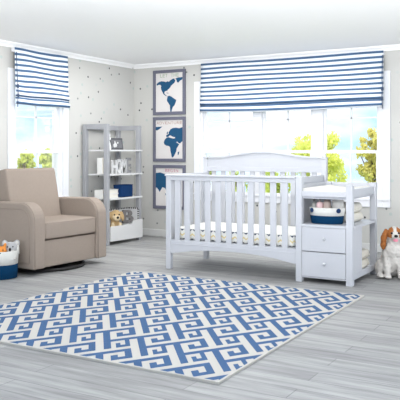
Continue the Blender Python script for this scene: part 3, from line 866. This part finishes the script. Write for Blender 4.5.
# ---------------------------------------------------------------- spaniel sitting by the wall
dgx, dgy = ground(391.5, 275.5)
dgx, dgy = dgx+.066, dgy-.165
dog = empty('spaniel', (dgx, dgy, .004), 'white spaniel dog with chestnut ears sitting by the wall beside the changing table', 'dog', R(24))
# local -y is forward (towards the camera); origin between the front paws
limbs = [('e', (0, .13, .115), (.105, .115, .115)), ('e', (0, .06, .19), (.098, .088, .12)), ('e', (0, .02, .25), (.086, .072, .085)),
         ('e', (0, .02, .315), (.058, .055, .06)),
         ('t', [(-.052, .03, .24), (-.058, .012, .14), (-.056, .0, .06), (-.056, -.008, .018)], [.045, .036, .029, .027]),
         ('t', [(.052, .03, .24), (.058, .012, .14), (.056, .0, .06), (.056, -.008, .018)], [.045, .036, .029, .027]),
         ('e', (-.057, -.028, .019), (.030, .040, .019)), ('e', (.057, -.028, .019), (.030, .040, .019)),
         ('e', (-.10, .11, .075), (.045, .085, .075)), ('e', (.10, .11, .075), (.045, .085, .075)),
         ('e', (-.115, .02, .022), (.03, .06, .022)), ('e', (.115, .02, .022), (.03, .06, .022)),
         ('e', (0, -.0, .395), (.066, .068, .06)), ('e', (0, -.028, .375), (.052, .05, .042)),
         ('e', (0, -.066, .376), (.032, .036, .022)), ('e', (0, -.056, .350), (.026, .028, .012)), ('t', [(.05, .22, .04), (.12, .25, .03), (.16, .22, .03)], [.03, .026, .012])]
def dpick(c):
    if c.z > .362 and abs(c.x) > .022 and c.y > -.066 and c.z < .435: return 1
    if c.z > .375 and abs(c.x) > .016+.02*max(0, (.40-c.z)/.03) and c.y > -.058: return 1
    if c.z < .30 and c.y > .13 and c.z > .06 and noise.noise(c*9) > .2: return 1
    return 0
blob('body', limbs, .009, [M['fur_white'], M['fur_tan']], dog, dpick, 2, .009, 36)
for s in (-1, 1):
    blob('ear', [('e', (s*.066, .002, .405), (.026, .034, .03), (0, s*R(20), 0)), ('e', (s*.088, .004, .352), (.026, .042, .058), (0, s*R(-8), 0)), ('e', (s*.094, .004, .298), (.026, .042, .045))], .008, [M['fur_tan']], dog, None, 2, .007, 48)
    MB().ball((s*.030, -.060, .404), (.0105, .009, .0105)).build('eye', M['nose'], dog, True)
MB().ball((0, -.101, .384), (.017, .013, .013)).build('nose', M['nose'], dog, True)
MB().ball((0, -.078, .345), (.022, .026, .009), (R(18), 0, 0)).ball((0, -.088, .353), (.018, .014, .008)).build('tongue', M['pink'], dog, True)

# ---------------------------------------------------------------- the garden beyond the windows (the room is upstairs)
struct(MB().box(-40, 12, WY+.2, 45, -3.1, -3).box(-40, WX-.2, -5, WY+.2, -3.1, -3).build('ground', M['lawn']))
def tree(px, ytop, wpx, ybot, z, leaf, label, dens=1500, lsize=.055):
    top = at_depth(px, ytop, z); bot = at_depth(px, ybot, z)
    hgt = top.z-bot.z; rx = wpx*z/F/2
    root = empty('tree', (top.x, top.y, -3), label, 'tree')
    cz = (top.z+bot.z)/2+3
    rnd = random.Random(int(px*13+ytop))
    m = MB(); clumps = []
    for k in range(46):
        while True:
            p = Vector((rnd.uniform(-1, 1), rnd.uniform(-1, 1), rnd.uniform(-1, 1)))
            if p.length < 1: break
        clumps.append((Vector((p.x*rx*.82, p.y*rx*.82, cz+p.z*hgt/2*.92)), rx*rnd.uniform(.2, .36)))
    for k in range(dens):
        c, r_ = rnd.choice(clumps)
        d = Vector((rnd.gauss(0, 1), rnd.gauss(0, 1), rnd.gauss(0, 1))).normalized()*r_*rnd.uniform(.4, 1)
        p = c+d; s = lsize*rnd.uniform(.7, 1.5)
        q = Euler((rnd.uniform(0, 6.3), rnd.uniform(0, 6.3), rnd.uniform(0, 6.3))).to_matrix()
        m.poly([p+q @ Vector(v) for v in ((-s, 0, 0), (0, -s*.45, 0), (s, 0, 0), (0, s*.45, 0))])
    m.build('leaves', LEAF[leaf], root)
    t = MB(); t.tube([(0, 0, 0), (.04, 0, cz*.4), (-.03, .02, cz*.8), (0, 0, cz)], .06, 8, radii=[.10, .08, .06, .03])
    for c, r_ in clumps[:9]: t.tube([(0, 0, cz*.82), (c.x*.5, c.y*.5, (cz*.82+c.z)/2+.05), tuple(c)], .02, 6, radii=[.035, .022, .008])
    t.build('trunk', M['bark'], root, True)
    return root
tree(320, 133, 74, 192, 20, 0, 'leafy yellow green tree outside the middle and right panes behind the crib', 6200)
tree(372, 124, 34, 192, 18, 2, 'tree with olive yellow leaves outside the far right pane', 2300)
tree(272, 166, 50, 205, 23, 1, 'low green tree seen through the crib slats below the arched headboard', 3200)
tree(236, 168, 26, 205, 24, 1, 'low slim green tree seen between the left crib slats', 900)
tree(209, 154, 12, 185, 26, 1, 'small sapling outside the left edge of the triple window', 500)
tree(26, 148, 19, 180, 20, 0, 'yellow green tree outside the left pane behind the armchair', 1700)
tree(48.5, 146, 20, 180, 21, 0, 'yellow green tree outside the right pane behind the armchair', 1700)

# ================================================================ LIGHT
w = bpy.data.worlds.new('sky'); bpy.context.scene.world = w; w.use_nodes = True
nt = w.node_tree; bg = nt.nodes['Background']
tc = nt.nodes.new('ShaderNodeTexCoord'); mp = nt.nodes.new('ShaderNodeMapping'); mp.inputs['Scale'].default_value = (3.2, 3.2, 8)
no = nt.nodes.new('ShaderNodeTexNoise'); no.inputs['Scale'].default_value = 1.5; no.inputs['Detail'].default_value = 5
rp = nt.nodes.new('ShaderNodeValToRGB'); e = rp.color_ramp.elements
e[0].position, e[0].color = .38, lin(178, 212, 244); e[1].position, e[1].color = .58, (1.0, 1.0, 1.0, 1)
nt.links.new(tc.outputs['Generated'], mp.inputs[0]); nt.links.new(mp.outputs[0], no.inputs[0]); nt.links.new(no.outputs[0], rp.inputs[0]); nt.links.new(rp.outputs[0], bg.inputs[0])
bg.inputs[1].default_value = 1.46

def area(name, loc, target, sx, sy_, power, col=(1, 1, 1)):
    l = bpy.data.lights.new(name, 'AREA'); l.shape = 'RECTANGLE'; l.size = sx; l.size_y = sy_; l.energy = power*1.63; l.color = col
    o = bpy.data.objects.new(name, l); C.objects.link(o); o.location = loc
    o.rotation_euler = (Vector(target)-Vector(loc)).to_track_quat('-Z', 'Y').to_euler()
    return o
area('top_fill', (-3.7, 6.05, CEIL-.012), (-3.7, 6.05, 0), 2.7, 2.3, 36)  # added fill lamp just under the ceiling, no real fixture; lights from above
area('up_fill', (-4.3, 2.5, .5), (-4.3, 4.9, 2.29), 1.4, .9, 5)  # unseen lamp added at the left to brighten ceiling and chair
area('up_fill', (-.3, 5.2, .35), (-1.7, 6.0, 2.29), 1.0, 1.0, 9)  # unseen lamp added at the right, aimed up at the ceiling
area('up_fill', (-1.45, 2.5, 1.86), (-1.75, 3.2, 2.9), 1.4, .6, 140)  # added fill above the view that whitens the ceiling
area('window_daylight', (-3.3, 9.6, 2.2), (-3.3, 6.2, .4), 2.6, 1.6, 12, (.95, .98, 1))
area('side_daylight', (WX-1.6, 5.9, 2.0), (-3.5, 5.9, .2), 1.2, 1.4, 22, (.95, .98, 1))
area('tree_fill', (-3, 16, 12), (-7, 19, 0), 6, 6, 1800, (1, .97, .88))  # added lamp over the trees behind the crib, stands in for sun
area('tree_fill', (-14, 9, 12), (-19, 10, 0), 6, 6, 1800, (1, .97, .88))  # same added fill for the trees past the left window

# ================================================================ CAMERA
cam = bpy.data.cameras.new('camera'); cam.sensor_width = 36; cam.lens = 36*F/400; cam.shift_y = (HZ-200)/400
co = bpy.data.objects.new('camera', cam); C.objects.link(co)
co.location = (0, 0, CAM_H); co.rotation_euler = (R(90), 0, R(30))
bpy.context.scene.camera = co
sc = bpy.context.scene
sc.view_settings.view_transform = 'Standard'
sc.view_settings.exposure = 0.0
